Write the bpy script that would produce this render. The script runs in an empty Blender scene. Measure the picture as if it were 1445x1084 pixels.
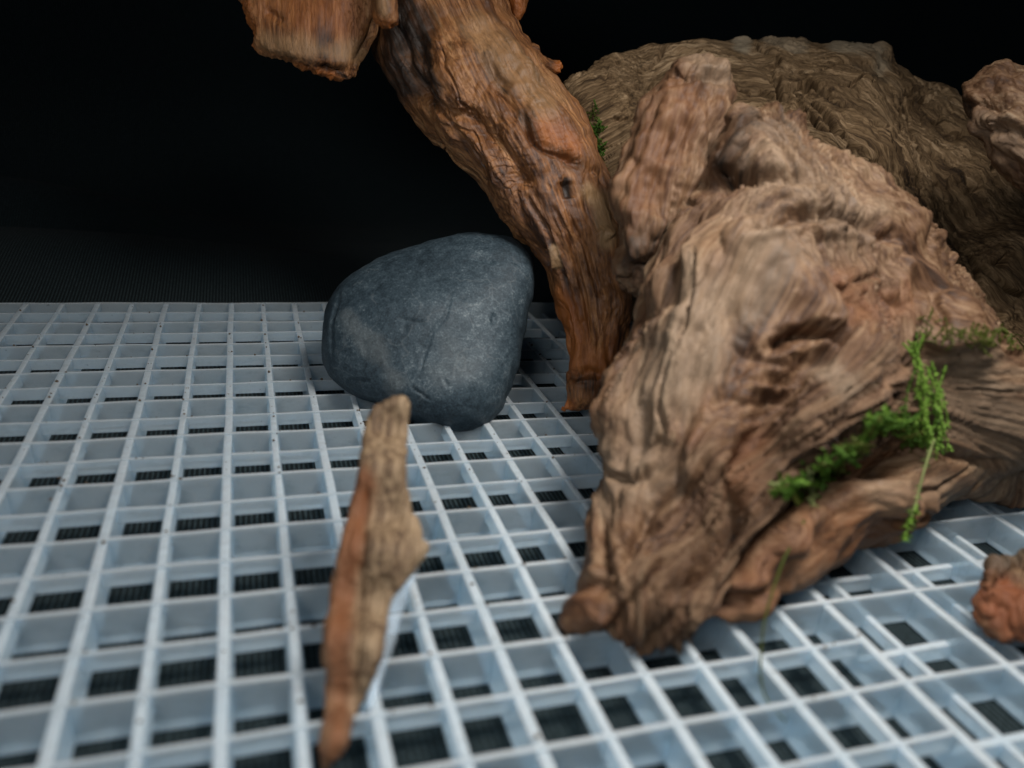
import bpy, math, random
import numpy as np
from mathutils import Matrix, Vector

# ------------------------------------------------------------------ camera, light, exposure
S = 0.02                                   # one large cell of the plastic grid, metres
FPX, PITCH, ROLL, YAW = 1152.44, 0.378968, 0.095872, 0.335507
CAM = np.array([0.24626, -5.75588, 4.17648])          # in cells
fw = np.array([math.sin(YAW)*math.cos(PITCH), math.cos(YAW)*math.cos(PITCH), -math.sin(PITCH)])
r0 = np.array([math.cos(YAW), -math.sin(YAW), 0.0]); u0 = np.cross(r0, fw)
rt = r0*math.cos(ROLL) + u0*math.sin(ROLL)
up = -r0*math.sin(ROLL) + u0*math.cos(ROLL)
ROT = np.stack([rt, up, fw], 0)            # rows: camera axes in the world

scene = bpy.context.scene
COL = scene.collection
cd = bpy.data.cameras.new('camera'); cam = bpy.data.objects.new('camera', cd); COL.objects.link(cam)
cd.sensor_width = 6.4; cd.lens = FPX/1445*6.4
cd.clip_start = 0.002; cd.clip_end = 20
M = Matrix(((rt[0], up[0], -fw[0], CAM[0]*S), (rt[1], up[1], -fw[1], CAM[1]*S), (rt[2], up[2], -fw[2], CAM[2]*S), (0, 0, 0, 1)))
cam.matrix_world = M
cd.dof.use_dof = True; cd.dof.focus_distance = 11.3*S; cd.dof.aperture_fstop = 2.2
scene.camera = cam

w = bpy.data.worlds.new('World'); scene.world = w; w.use_nodes = True
bg = w.node_tree.nodes['Background']; bg.inputs[0].default_value = (0.62, 0.8, 1.0, 1); bg.inputs[1].default_value = 0.02

def area(name, loc, target, size, power, color, spread=180):
    l = bpy.data.lights.new(name, 'AREA'); l.shape = 'DISK'; l.size = size*S; l.energy = power; l.color = color; l.spread = math.radians(spread)
    o = bpy.data.objects.new(name, l); COL.objects.link(o)
    o.location = Vector(loc)*S
    o.rotation_euler = (Vector(target)-Vector(loc)).to_track_quat('-Z', 'Y').to_euler()
    return o
area('ceiling_light', (5.6, -2.2, 10.6), (4.0, -0.6, 0.5), 4.0, 0.31, (1.0, 0.98, 0.95), 120)
area('front_fill_light', (-4.0, -7.5, 7.5), (3.4, 0.6, 1.2), 4.5, 0.15, (0.95, 0.98, 1.0), 150)  # weak fill added from front left to balance the overhead lamp, no actual window

vs = scene.view_settings; vs.view_transform = 'Standard'; vs.look = 'None'; vs.exposure = 0; vs.gamma = 1; vs.use_curve_mapping = False
scene.cycles.use_denoising = True
scene.cycles.max_bounces = 8
scene.cycles.transmission_bounces = 6
scene.cycles.sample_clamp_indirect = 4

# ------------------------------------------------------------------ small tools
def cam2world(P): return CAM + P @ ROT
def pxyz(px, py, Z): return np.stack([(np.asarray(px)-722.5)/FPX*Z, (542-np.asarray(py))/FPX*Z, Z*np.ones_like(np.asarray(px, float))], -1)
def W(px, py, Z): return cam2world(pxyz(px, py, Z))
def ground(px, py, z=0.0):
    d = pxyz(px, py, 1.0) @ ROT
    return CAM + d*(z-CAM[2])/d[2]

_rng = np.random.RandomState(7)
_perm = _rng.permutation(256); _perm = np.concatenate([_perm, _perm, _perm])
_grad = _rng.normal(size=(256, 3)); _grad /= np.linalg.norm(_grad, axis=1)[:, None]
def noise(P):
    P = np.asarray(P, float); i = np.floor(P).astype(int); f = P-i; i &= 255
    uu = f*f*f*(f*(f*6-15)+10)
    out = 0
    for dx in (0, 1):
        for dy in (0, 1):
            for dz in (0, 1):
                h = _perm[_perm[_perm[i[:, 0]+dx]+i[:, 1]+dy]+i[:, 2]+dz]
                g = _grad[h]
                v = g[:, 0]*(f[:, 0]-dx)+g[:, 1]*(f[:, 1]-dy)+g[:, 2]*(f[:, 2]-dz)
                wx = uu[:, 0] if dx else 1-uu[:, 0]; wy = uu[:, 1] if dy else 1-uu[:, 1]; wz = uu[:, 2] if dz else 1-uu[:, 2]
                out = out+v*wx*wy*wz
    return out*1.5
def fbm(P, n=4, lac=2.03, gain=.5):
    a, s, o = 1., 1., 0.
    for k in range(n): o = o+a*noise(P*s+k*17.3); a *= gain; s *= lac
    return o
def ridge(P, n=4, gain=.5):
    a, s, o = 1., 1., 0.
    for k in range(n): o = o+a*(1-2*np.abs(noise(P*s+k*11.7))); a *= gain; s *= 2.1
    return o
def sstep(a, b, x):
    t = np.clip((x-a)/(b-a), 0, 1); return t*t*(3-2*t)

def poly_sd(poly, X, Y):
    """signed distance in px to a polygon, negative inside"""
    poly = np.asarray(poly, float); d = np.full(X.shape, 1e18); ins = np.zeros(X.shape, bool)
    n = len(poly)
    for i in range(n):
        a, b = poly[i], poly[(i+1) % n]; e = b-a
        t = np.clip(((X-a[0])*e[0]+(Y-a[1])*e[1])/max(e@e, 1e-9), 0, 1)
        d = np.minimum(d, (X-a[0]-t*e[0])**2+(Y-a[1]-t*e[1])**2)
        c = ((a[1] > Y) != (b[1] > Y))
        if abs(e[1]) > 1e-9:
            ins ^= c & (X < a[0]+(Y-a[1])*e[0]/e[1])
    d = np.sqrt(d); return np.where(ins, -d, d)
def line_d(pl, X, Y):
    pl = np.asarray(pl, float); d = np.full(X.shape, 1e18); T = np.zeros(X.shape)
    n = len(pl)-1
    for i in range(n):
        a, b = pl[i], pl[i+1]; e = b-a
        t = np.clip(((X-a[0])*e[0]+(Y-a[1])*e[1])/max(e@e, 1e-9), 0, 1)
        q = (X-a[0]-t*e[0])**2+(Y-a[1]-t*e[1])**2
        T = np.where(q < d, (i+t)/n, T); d = np.minimum(d, q)
    return np.sqrt(d), T

def inflate(poly, step):
    """smoothly inflated outline: phi(px) positive inside (Poisson), negative outside"""
    poly = np.asarray(poly, float); lo = poly.min(0)-step*6; hi = poly.max(0)+step*6
    xs = np.arange(lo[0], hi[0]+step, step); ys = np.arange(lo[1], hi[1]+step, step)
    X, Y = np.meshgrid(xs, ys, indexing='ij'); sd = poly_sd(poly, X, Y); m = sd < 0
    phi = np.where(m, np.minimum(-sd, 60)*40, 0.)
    R = -sd.min()
    for it in range(int(2.2*(R/step)**2)+200):
        q = np.zeros_like(phi)
        q[1:-1, 1:-1] = .25*(phi[2:, 1:-1]+phi[:-2, 1:-1]+phi[1:-1, 2:]+phi[1:-1, :-2])+step*step
        phi = np.where(m, q, 0.)
    phi = np.where(m, phi, -sd*R*1.3)
    for it in range(2):
        q = phi.copy(); q[1:-1, 1:-1] = .5*phi[1:-1, 1:-1]+.125*(phi[2:, 1:-1]+phi[:-2, 1:-1]+phi[1:-1, 2:]+phi[1:-1, :-2]); phi = q
    def samp(px, py):
        fx = np.clip((px-lo[0])/step, 0, len(xs)-1.001); fy = np.clip((py-lo[1])/step, 0, len(ys)-1.001)
        i = fx.astype(int); j = fy.astype(int); a = fx-i; b = fy-j
        return phi[i, j]*(1-a)*(1-b)+phi[i+1, j]*a*(1-b)+phi[i, j+1]*(1-a)*b+phi[i+1, j+1]*a*b
    return samp

def surface_nets(f, org, h):
    s = f < 0; nx, ny, nz = f.shape
    C = [(i, j, k) for i in (0, 1) for j in (0, 1) for k in (0, 1)]
    sub = [s[i:nx-1+i, j:ny-1+j, k:nz-1+k] for i, j, k in C]
    cnt = sum(x.astype(np.int8) for x in sub); mask = (cnt > 0) & (cnt < 8)
    idx = np.full(mask.shape, -1); I = np.argwhere(mask); idx[mask] = np.arange(len(I))
    val = np.stack([f[i:nx-1+i, j:ny-1+j, k:nz-1+k][mask] for i, j, k in C], 1)
    acc = np.zeros((len(I), 3)); num = np.zeros(len(I))
    for a in range(8):
        for b in range(a+1, 8):
            da = np.array(C[b])-np.array(C[a])
            if np.abs(da).sum() != 1: continue
            cr = (val[:, a] < 0) != (val[:, b] < 0)
            t = np.where(cr, val[:, a]/np.where(cr, val[:, a]-val[:, b], 1), 0)
            acc += cr[:, None]*(np.array(C[a])+t[:, None]*da); num += cr
    V = org+(I+acc/num[:, None])*h
    Q = []
    for ax in range(3):
        o = [0, 0, 0]; o[ax] = 1
        A = s[:nx-o[0], :ny-o[1], :nz-o[2]]; B = s[o[0]:, o[1]:, o[2]:]
        E = np.argwhere(A != B); sg = A[A != B]
        b1 = [0, 0, 0]; b2 = [0, 0, 0]; b1[(ax+1) % 3] = 1; b2[(ax+2) % 3] = 1
        b1 = np.array(b1); b2 = np.array(b2)
        ok = (E[:, (ax+1) % 3] > 0) & (E[:, (ax+2) % 3] > 0) & (E[:, 0] < nx-1) & (E[:, 1] < ny-1) & (E[:, 2] < nz-1)
        E = E[ok]; sg = sg[ok]
        q = np.stack([idx[tuple((E-b1-b2).T)], idx[tuple((E-b2).T)], idx[tuple(E.T)], idx[tuple((E-b1).T)]], 1)
        q = np.where(sg[:, None], q, q[:, ::-1]); Q.append(q)
    return V, np.concatenate(Q)

def link(name, me, mat=None, parent=None):
    o = bpy.data.objects.new(name, me); COL.objects.link(o)
    if mat is not None:
        if len(me.materials): me.materials[0] = mat
        else: me.materials.append(mat)
    if parent is not None: o.parent = parent
    return o
def tag(o, label=None, cat=None, group=None, kind=None):
    if label: o['label'] = label
    if cat: o['category'] = cat
    if group: o['group'] = group
    if kind: o['kind'] = kind
    return o
def empty(name, loc=(0, 0, 0)):
    o = bpy.data.objects.new(name, None); COL.objects.link(o); o.location = Vector(loc)*S; o.empty_display_size = .01
    return o
def mesh(name, V, F, smooth=True):
    me = bpy.data.meshes.new(name); me.from_pydata([tuple(v) for v in V], [], [tuple(map(int, f)) for f in F])
    me.polygons.foreach_set('use_smooth', [smooth]*len(me.polygons)); me.update()
    return me
def fast_mesh(name, V, Q):
    me = bpy.data.meshes.new(name); n = len(V); m = len(Q)
    me.vertices.add(n); me.vertices.foreach_set('co', np.asarray(V, np.float32).ravel())
    me.loops.add(m*4); me.loops.foreach_set('vertex_index', np.asarray(Q, np.int32).ravel())
    me.polygons.add(m); me.polygons.foreach_set('loop_start', np.arange(0, m*4, 4, dtype=np.int32))
    me.polygons.foreach_set('use_smooth', np.ones(m, bool)); me.update(calc_edges=True); me.validate()
    return me
def get_co(me):
    a = np.empty(len(me.vertices)*3, np.float32); me.vertices.foreach_get('co', a); return a.reshape(-1, 3).astype(float)
def get_no(me):
    a = np.empty(len(me.vertices)*3, np.float32); me.vertex_normals.foreach_get('vector', a); return a.reshape(-1, 3).astype(float)

def tube_frames(pts, n=80):
    """resample a 3-D polyline, with parallel-transported frames"""
    pts = np.asarray(pts, float); seg = np.linalg.norm(np.diff(pts, axis=0), axis=1); L = np.concatenate([[0], np.cumsum(seg)])
    t = np.linspace(0, L[-1], n); P = np.stack([np.interp(t, L, pts[:, k]) for k in range(3)], 1)
    for _ in range(6): P[1:-1] = .25*P[:-2]+.5*P[1:-1]+.25*P[2:]
    T = np.gradient(P, axis=0); T /= np.linalg.norm(T, axis=1)[:, None]
    a = np.array([0, 0, 1.]); a = a-T[0]*(a@T[0])
    if np.linalg.norm(a) < .2: a = np.array([1., 0, 0]); a = a-T[0]*(a@T[0])
    N = [a/np.linalg.norm(a)]
    for i in range(1, n):
        a = N[-1]-T[i]*(N[-1]@T[i]); N.append(a/np.linalg.norm(a))
    N = np.array(N); B = np.cross(T, N)
    return P, T, N, B, t

def grain_coords(P, flows, along=.14):
    """texture space that runs with the wood's fibres"""
    tot = 0; acc = 0
    for k, fl in enumerate(flows):
        C, T, N, B, t = tube_frames([pxyz(*q) for q in fl])
        best = np.full(len(P), 1e9); bi = np.zeros(len(P), int)
        for i in range(len(C)):
            d = ((P-C[i])**2).sum(1); m = d < best; best[m] = d[m]; bi[m] = i
        q = P-C[bi]; u = t[bi]+(q*T[bi]).sum(1)
        g = np.stack([(q*N[bi]).sum(1), (q*B[bi]).sum(1), u*along], 1)+k*3.7
        wgt = 1/(best+.15)**2.2
        acc = acc+g*wgt[:, None]; tot = tot+wgt
    return acc/tot[:, None]

def organic(name, poly, depths, k, voxel, sub, step=5, kback=None, chains=(), carves=(), floor=None, flows=(), along=.14,
            relief=None, strokes=(), tints=(), smooth=2, mat=None, parent=None, flat=None):
    """solid built from an outline with its own depth, thickness and relief. All lengths in cells."""
    poly = np.asarray(poly, float); D = np.asarray(depths, float)
    samp = inflate(poly, step); kback = kback or k
    zmid = D[:, 2].mean()
    P4 = []
    xs = np.linspace(poly[:, 0].min(), poly[:, 0].max(), 14); ys = np.linspace(poly[:, 1].min(), poly[:, 1].max(), 14)
    def zc(px, py):
        wsum = 0; a = 0
        for (x, y, z) in D:
            ww = 1/(((px-x)**2+(py-y)**2)/1e4+.03)**1.6; wsum = wsum+ww; a = a+ww*z
        return a/wsum
    gx, gy = np.meshgrid(xs, ys); phi = samp(gx.ravel(), gy.ravel())
    zmin = D[:, 2].min(); zmax = D[:, 2].max(); T = math.sqrt(max(phi.max(), 1))*zmid/FPX
    for ch in chains:
        for (x, y, z, r) in ch: zmin = min(zmin, z-r*z/FPX); zmax = max(zmax, z+r*z/FPX)
    lo = np.array([(poly[:, 0].min()-722.5)/FPX*(zmax+T), (542-poly[:, 1].max())/FPX*(zmax+T), zmin-k*T])
    lo[:2] = np.minimum(lo[:2], np.array([(poly[:, 0].min()-722.5), (542-poly[:, 1].max())])/FPX*(zmin-T))-voxel*3; lo[2] -= voxel*3
    hi = np.array([(poly[:, 0].max()-722.5)/FPX*(zmax+T), (542-poly[:, 1].min())/FPX*(zmax+T), zmax+kback*T])
    hi[:2] = np.maximum(hi[:2], np.array([(poly[:, 0].max()-722.5), (542-poly[:, 1].min())])/FPX*(zmin-T))+voxel*3; hi[2] += voxel*3
    ax = [np.arange(lo[i], hi[i]+voxel, voxel) for i in range(3)]
    G = np.stack(np.meshgrid(*ax, indexing='ij'), -1); sh = G.shape[:3]; G = G.reshape(-1, 3)
    px = 722.5+FPX*G[:, 0]/G[:, 2]; py = 542-FPX*G[:, 1]/G[:, 2]
    ph = samp(px, py); Z0 = zc(px, py); kk = np.where(G[:, 2] < Z0, k, kback)
    sc = G[:, 2]/FPX
    if flat: ph = np.where(ph > 0, np.minimum(ph, (flat/k/sc)**2*np.tanh(ph/(flat/k/sc)**2*3.)), ph)
    q = (G[:, 2]-Z0)**2/kk**2-ph*sc*sc
    Tl = np.sqrt(np.maximum(ph, 100))*sc
    F = q/(2*Tl)                            # roughly a distance near the skin
    def caps(ch):
        d = np.full(len(G), 1e9)
        for a, b in zip(ch[:-1], ch[1:]):
            A = pxyz(*a[:3]); B = pxyz(*b[:3]); ra = a[3]*a[2]/FPX; rb = b[3]*b[2]/FPX; e = B-A
            t = np.clip((G-A)@e/max(e@e, 1e-9), 0, 1)
            d = np.minimum(d, np.linalg.norm(G-A-t[:, None]*e, axis=1)-(ra+t*(rb-ra)))
        return d
    for ch in chains:
        d = caps(ch); kq = .18; h = np.clip(.5+.5*(F-d)/kq, 0, 1); F = F*(1-h)+d*h-kq*h*(1-h)
    for ch in carves:
        d = -caps(ch); kq = .08; h = np.clip(.5+.5*(d-F)/kq, 0, 1); F = F*(1-h)+d*h+kq*h*(1-h)
    if floor is not None:
        zw = CAM[2]+G@ROT[:, 2]; d = floor-zw; kq = .06; h = np.clip(.5+.5*(d-F)/kq, 0, 1); F = F*(1-h)+d*h+kq*h*(1-h)
    V, Q = surface_nets(F.reshape(sh), lo, voxel)
    me = fast_mesh(name+'_base', V, Q); o = link('tmp', me)
    if smooth:
        m = o.modifiers.new('s', 'SMOOTH'); m.factor = .5; m.iterations = smooth
    m = o.modifiers.new('ss', 'SUBSURF'); m.levels = sub; m.render_levels = sub
    dg = bpy.context.evaluated_depsgraph_get(); dg.update()
    me2 = bpy.data.meshes.new_from_object(o.evaluated_get(dg)); bpy.data.objects.remove(o); bpy.data.meshes.remove(me)
    P = get_co(me2); N = get_no(me2)
    px = 722.5+FPX*P[:, 0]/P[:, 2]; py = 542-FPX*P[:, 1]/P[:, 2]
    view = P/np.linalg.norm(P, axis=1)[:, None]; facing = np.clip(-(N*view).sum(1)*2, 0, 1)
    g = grain_coords(P, flows, along) if len(flows) else P
    disp = relief(P, g, px, py, N) if relief else 0
    wob = fbm(P*2.2, 3)
    for (pl, width, amt) in strokes:
        d, t = line_d(pl, px+wob*width*.5, py+np.roll(wob, 7)*width*.5)
        disp = disp+amt*(np.exp(-(d/width)**4) if width < 5 else np.exp(-(d/width)**2))*facing*np.minimum(1, 5*np.minimum(t+.04, 1.04-t))
    P2 = P+N*np.asarray(disp)[:, None]
    tint = np.zeros((len(P), 4), np.float32); tint[:, 3] = 1
    wob2 = fbm(g*2.5+3, 4)
    for (pl, width, chn, amt) in tints:
        d, t = line_d(pl, px, py)
        tint[:, chn] = np.maximum(tint[:, chn], amt*sstep(1.5, .25, d/width+wob2*.8))
    Wd = cam2world(P2)
    if floor is not None: Wd[:, 2] = np.maximum(Wd[:, 2], floor-.02)
    me2.vertices.foreach_set('co', (Wd*S).astype(np.float32).ravel())
    at = me2.attributes.new('grain', 'FLOAT_VECTOR', 'POINT'); at.data.foreach_set('vector', g.astype(np.float32).ravel())
    at = me2.attributes.new('tint', 'FLOAT_COLOR', 'POINT'); at.data.foreach_set('color', tint.ravel())
    me2.update(); me2.name = name
    return link(name, me2, mat, parent)

# ------------------------------------------------------------------ materials
class NT:
    def __init__(s, name):
        s.m = bpy.data.materials.new(name); s.m.use_nodes = True; s.t = s.m.node_tree; s.t.nodes.clear()
        s.out = s.n('ShaderNodeOutputMaterial')
    def n(s, typ, **kw):
        x = s.t.nodes.new(typ)
        for k, v in kw.items(): setattr(x, k, v)
        return x
    def set(s, node, **kw):
        for k, v in kw.items():
            k = k.replace('_', ' ')
            if hasattr(v, 'is_output') or isinstance(v, bpy.types.NodeSocket): s.t.links.new(v, node.inputs[k])
            else: node.inputs[k].default_value = v
        return node
    def l(s, a, b): s.t.links.new(a, b)
    def noise(s, vec, scale, detail=4, rough=.5, dist=0.):
        x = s.n('ShaderNodeTexNoise'); s.l(vec, x.inputs['Vector']); x.inputs['Scale'].default_value = scale
        x.inputs['Detail'].default_value = detail; x.inputs['Roughness'].default_value = rough; x.inputs['Distortion'].default_value = dist
        return x.outputs['Fac']
    def ramp(s, fac, stops):
        x = s.n('ShaderNodeValToRGB'); s.l(fac, x.inputs[0]); e = x.color_ramp.elements
        while len(e) > 1: e.remove(e[-1])
        for i, (p, c) in enumerate(stops):
            q = e[0] if i == 0 else e.new(p)
            q.position = p; q.color = c if len(c) == 4 else (*c, 1)
        return x.outputs[0]
    def mix(s, fac, a, b, mode='MIX'):
        x = s.n('ShaderNodeMix', data_type='RGBA', blend_type=mode)
        for v, i in ((fac, 0), (a, 6), (b, 7)):
            if isinstance(v, bpy.types.NodeSocket): s.l(v, x.inputs[i])
            elif i == 0: x.inputs[i].default_value = v
            else: x.inputs[i].default_value = (*v, 1)
        return x.outputs[2]
    def math(s, op, a, b=0., c=0.):
        x = s.n('ShaderNodeMath', operation=op)
        for i, v in enumerate((a, b, c)):
            if isinstance(v, bpy.types.NodeSocket): s.l(v, x.inputs[i])
            else: x.inputs[i].default_value = v
        return x.outputs[0]
    def attr(s, name):
        return s.n('ShaderNodeAttribute', attribute_name=name)
    def scalevec(s, vec, v):
        x = s.n('ShaderNodeVectorMath', operation='MULTIPLY'); s.l(vec, x.inputs[0]); x.inputs[1].default_value = v
        return x.outputs[0]
    def bump(s, h, strength, dist):
        x = s.n('ShaderNodeBump'); s.l(h, x.inputs['Height']); x.inputs['Strength'].default_value = strength; x.inputs['Distance'].default_value = dist
        return x.outputs[0]
    def finish(s, sh): s.l(sh, s.out.inputs['Surface']); return s.m

def wood_mat(name, stops, orange, dark, grey, grain=9., fine=30., bumpd=.0005, rough=.62, spec=.35, mott=1.6, gain=.68, warm=(1, .93, .85), fibamt=.6):
    b = NT(name); g = b.attr('grain').outputs['Vector']; t = b.attr('tint')
    sep = b.n('ShaderNodeSeparateColor'); b.l(t.outputs['Color'], sep.inputs[0])
    n1 = b.noise(g, mott, 5, .6, .4); n2 = b.noise(b.scalevec(g, (1, 1, .45)), grain, 6, .65, .6); n3 = b.noise(b.scalevec(g, (1, 1, .3)), fine, 5, .7, .3)
    v = b.math('ADD', b.math('MULTIPLY', n1, .36), b.math('ADD', b.math('MULTIPLY', n2, .34), b.math('MULTIPLY', n3, .34)))
    c = b.ramp(b.math('MULTIPLY_ADD', v, 2.5, -.80), stops)
    c = b.mix(b.math('MULTIPLY', sep.outputs[0], b.math('ADD', .35, b.math('MULTIPLY', n2, .9))), c, orange)
    c = b.mix(b.math('MULTIPLY', sep.outputs[2], b.math('ADD', .35, b.math('MULTIPLY', n1, .9))), c, grey)
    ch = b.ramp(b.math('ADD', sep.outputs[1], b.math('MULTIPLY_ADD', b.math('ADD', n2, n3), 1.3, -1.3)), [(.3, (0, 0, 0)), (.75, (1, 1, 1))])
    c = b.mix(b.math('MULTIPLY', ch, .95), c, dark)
    n4 = b.noise(b.scalevec(g, (1, 1, .22)), grain*2.1, 4, .6, 1.2); fib = b.ramp(b.math('ABSOLUTE', b.math('SUBTRACT', n4, .5)), [(0., (1, 1, 1)), (.022, (0, 0, 0))])
    fib = b.math('MULTIPLY', fib, b.ramp(n1, [(.42, (0, 0, 0)), (.6, (1, 1, 1))]))
    c = b.mix(b.math('MULTIPLY', fib, fibamt), c, dark)
    c = b.mix(1., c, (gain*warm[0], gain*warm[1], gain*warm[2]), 'MULTIPLY')
    h = b.math('SUBTRACT', b.math('ADD', b.math('MULTIPLY', n2, .6), b.math('MULTIPLY', n3, .7)), b.math('MULTIPLY', fib, .35))
    p = b.n('ShaderNodeBsdfPrincipled')
    b.set(p, Base_Color=c, Roughness=b.math('ADD', rough-.12, b.math('MULTIPLY', n3, .25)), Normal=b.bump(h, .8, bumpd))
    p.inputs['Specular IOR Level'].default_value = spec
    return b.finish(p.outputs[0])

m_front = wood_mat('front_wood', [(.22, (.04, .018, .008)), (.38, (.115, .056, .027)), (.52, (.215, .12, .064)), (.65, (.32, .205, .122)), (.8, (.43, .31, .205))],
                   (.28, .11, .042), (.018, .011, .007), (.36, .27, .19), grain=6, fine=24, fibamt=.3)
m_root = wood_mat('root_wood', [(.22, (.03, .012, .005)), (.38, (.10, .042, .016)), (.52, (.21, .098, .04)), (.65, (.34, .175, .08)), (.8, (.48, .29, .155))],
                  (.4, .13, .025), (.012, .010, .009), (.42, .29, .17), grain=10, fine=34, rough=.5, spec=.45, gain=1.02, warm=(1, .87, .70))
m_back = wood_mat('back_wood', [(.25, (.018, .011, .006)), (.4, (.065, .041, .021)), (.52, (.125, .084, .046)), (.64, (.20, .14, .083)), (.78, (.31, .23, .15))],
                  (.17, .1, .045), (.012, .009, .006), (.27, .235, .18), grain=9, fine=34, rough=.7, spec=.25, bumpd=.0009, gain=1.6, warm=(1, .92, .82))
m_splinter = wood_mat('splinter_wood', [(.3, (.10, .06, .035)), (.42, (.24, .16, .095)), (.52, (.36, .26, .16)), (.62, (.46, .34, .22)), (.76, (.56, .44, .3))],
                      (.26, .09, .03), (.03, .02, .012), (.4, .32, .23), grain=11, fine=40)
m_chunk = wood_mat('chunk_wood', [(.24, (.035, .016, .008)), (.4, (.105, .056, .027)), (.52, (.19, .11, .056)), (.64, (.28, .18, .1)), (.78, (.4, .28, .17))],
                   (.30, .09, .032), (.02, .014, .01), (.13, .105, .075), grain=8, fine=28)

def stone_mat():
    b = NT('dark_slate_stone'); g = b.n('ShaderNodeTexCoord').outputs['Object']; g = b.scalevec(g, (50, 50, 50))
    n1 = b.noise(g, 1.1, 6, .6, .5); n2 = b.noise(g, 9, 6, .72); n3 = b.noise(g, 42, 4, .7)
    v = b.math('ADD', b.math('MULTIPLY', n1, .25), b.math('ADD', b.math('MULTIPLY', n2, .34), b.math('MULTIPLY', n3, .42)))
    c = b.ramp(v, [(.41, (.010, .018, .024)), (.5, (.028, .045, .057)), (.57, (.053, .077, .092)), (.65, (.17, .20, .21))])
    t = b.attr('tint'); sep = b.n('ShaderNodeSeparateColor'); b.l(t.outputs['Color'], sep.inputs[0])
    c = b.mix(b.math('MULTIPLY', sep.outputs[2], b.math('MULTIPLY', n2, 1.2)), c, (.22, .23, .22))
    c = b.mix(sep.outputs[1], c, (.015, .018, .02))
    vo = b.n('ShaderNodeTexVoronoi', feature='DISTANCE_TO_EDGE'); b.l(g, vo.inputs['Vector']); vo.inputs['Scale'].default_value = 1.1
    sc = b.n('ShaderNodeVectorMath', operation='ADD'); b.l(g, sc.inputs[0])
    nz = b.n('ShaderNodeTexNoise'); b.l(g, nz.inputs['Vector']); nz.inputs['Scale'].default_value = 2.3; b.l(nz.outputs['Color'], sc.inputs[1]); b.l(sc.outputs[0], vo.inputs['Vector'])
    vein = b.math('MULTIPLY', b.math('LESS_THAN', vo.outputs['Distance'], .012), b.math('GREATER_THAN', n1, .5))
    c = b.mix(b.math('MULTIPLY', vein, .12), c, (.26, .28, .28))
    h = b.math('ADD', b.math('MULTIPLY', n2, .8), b.math('MULTIPLY', n3, .4))
    p = b.n('ShaderNodeBsdfPrincipled'); b.set(p, Base_Color=c, Roughness=.58, Normal=b.bump(h, .6, .0004)); p.inputs['Specular IOR Level'].default_value = .4
    return b.finish(p.outputs[0])
m_stone = stone_mat()

def plastic_mat():
    b = NT('frosted_plastic'); geo = b.n('ShaderNodeNewGeometry'); g = b.scalevec(geo.outputs['Position'], (50, 50, 50))
    n1 = b.noise(g, 1.1, 5, .6); n2 = b.noise(g, 17, 3, .6); n3 = b.noise(g, 6, 6, .7); n4 = b.noise(b.scalevec(g, (1, 1, 3)), 2.2, 4, .6)
    c = b.mix(n1, (.58, .73, .85), (.82, .90, .95))
    sx = b.n('ShaderNodeSeparateXYZ'); b.l(geo.outputs['Normal'], sx.inputs[0])
    top = b.math('GREATER_THAN', sx.outputs[2], .8)
    dust = b.math('MULTIPLY', b.ramp(n3, [(.24, (.1, .1, .1)), (.55, (1, 1, 1))]), b.ramp(n1, [(.3, (.5, .5, .5)), (.6, (1, 1, 1))]))
    c = b.mix(b.math('MULTIPLY', b.math('MULTIPLY', dust, b.math('MULTIPLY_ADD', top, .6, .1)), .9), c, (.40, .42, .43))
    n5 = b.noise(b.scalevec(g, (1., 4., 2.)), 3.1, 6, .75); stain = b.ramp(n5, [(.52, (0, 0, 0)), (.7, (1, 1, 1))])
    c = b.mix(b.math('MULTIPLY', stain, .45), c, (.30, .36, .38))
    n6 = b.noise(b.scalevec(g, (5., 1., 1.)), 8, 5, .7); c = b.mix(b.math('MULTIPLY', b.ramp(n6, [(.58, (0, 0, 0)), (.7, (1, 1, 1))]), .5), c, (.88, .92, .94))
    speck = b.ramp(n2, [(.69, (0, 0, 0)), (.75, (1, 1, 1))])
    c = b.mix(b.math('MULTIPLY', speck, .6), c, (.12, .12, .10))
    nm = b.bump(b.math('ADD', n3, b.math('MULTIPLY', n4, .8)), .3, .0004)
    d = b.n('ShaderNodeBsdfPrincipled'); b.set(d, Base_Color=c, Roughness=b.math('MULTIPLY_ADD', n3, .3, .32), Normal=nm)
    d.inputs['Specular IOR Level'].default_value = .45
    d.inputs['Subsurface Weight'].default_value = 1.; b.l(b.math('MULTIPLY_ADD', b.math('MULTIPLY', dust, top), -.3, .5), d.inputs['Transmission Weight']); d.inputs['IOR'].default_value = 1.42
    d.inputs['Subsurface Radius'].default_value = (1., 1.1, 1.2); d.inputs['Subsurface Scale'].default_value = .004
    tp = b.n('ShaderNodeBsdfTransparent'); tp.inputs[0].default_value = (.8, .9, .96, 1)
    m2 = b.n('ShaderNodeMixShader'); b.l(b.math('MULTIPLY', b.math('SUBTRACT', 1., top), .45), m2.inputs[0]); b.l(d.outputs[0], m2.inputs[1]); b.l(tp.outputs[0], m2.inputs[2])
    return b.finish(m2.outputs[0])
m_plastic = plastic_mat()

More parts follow.
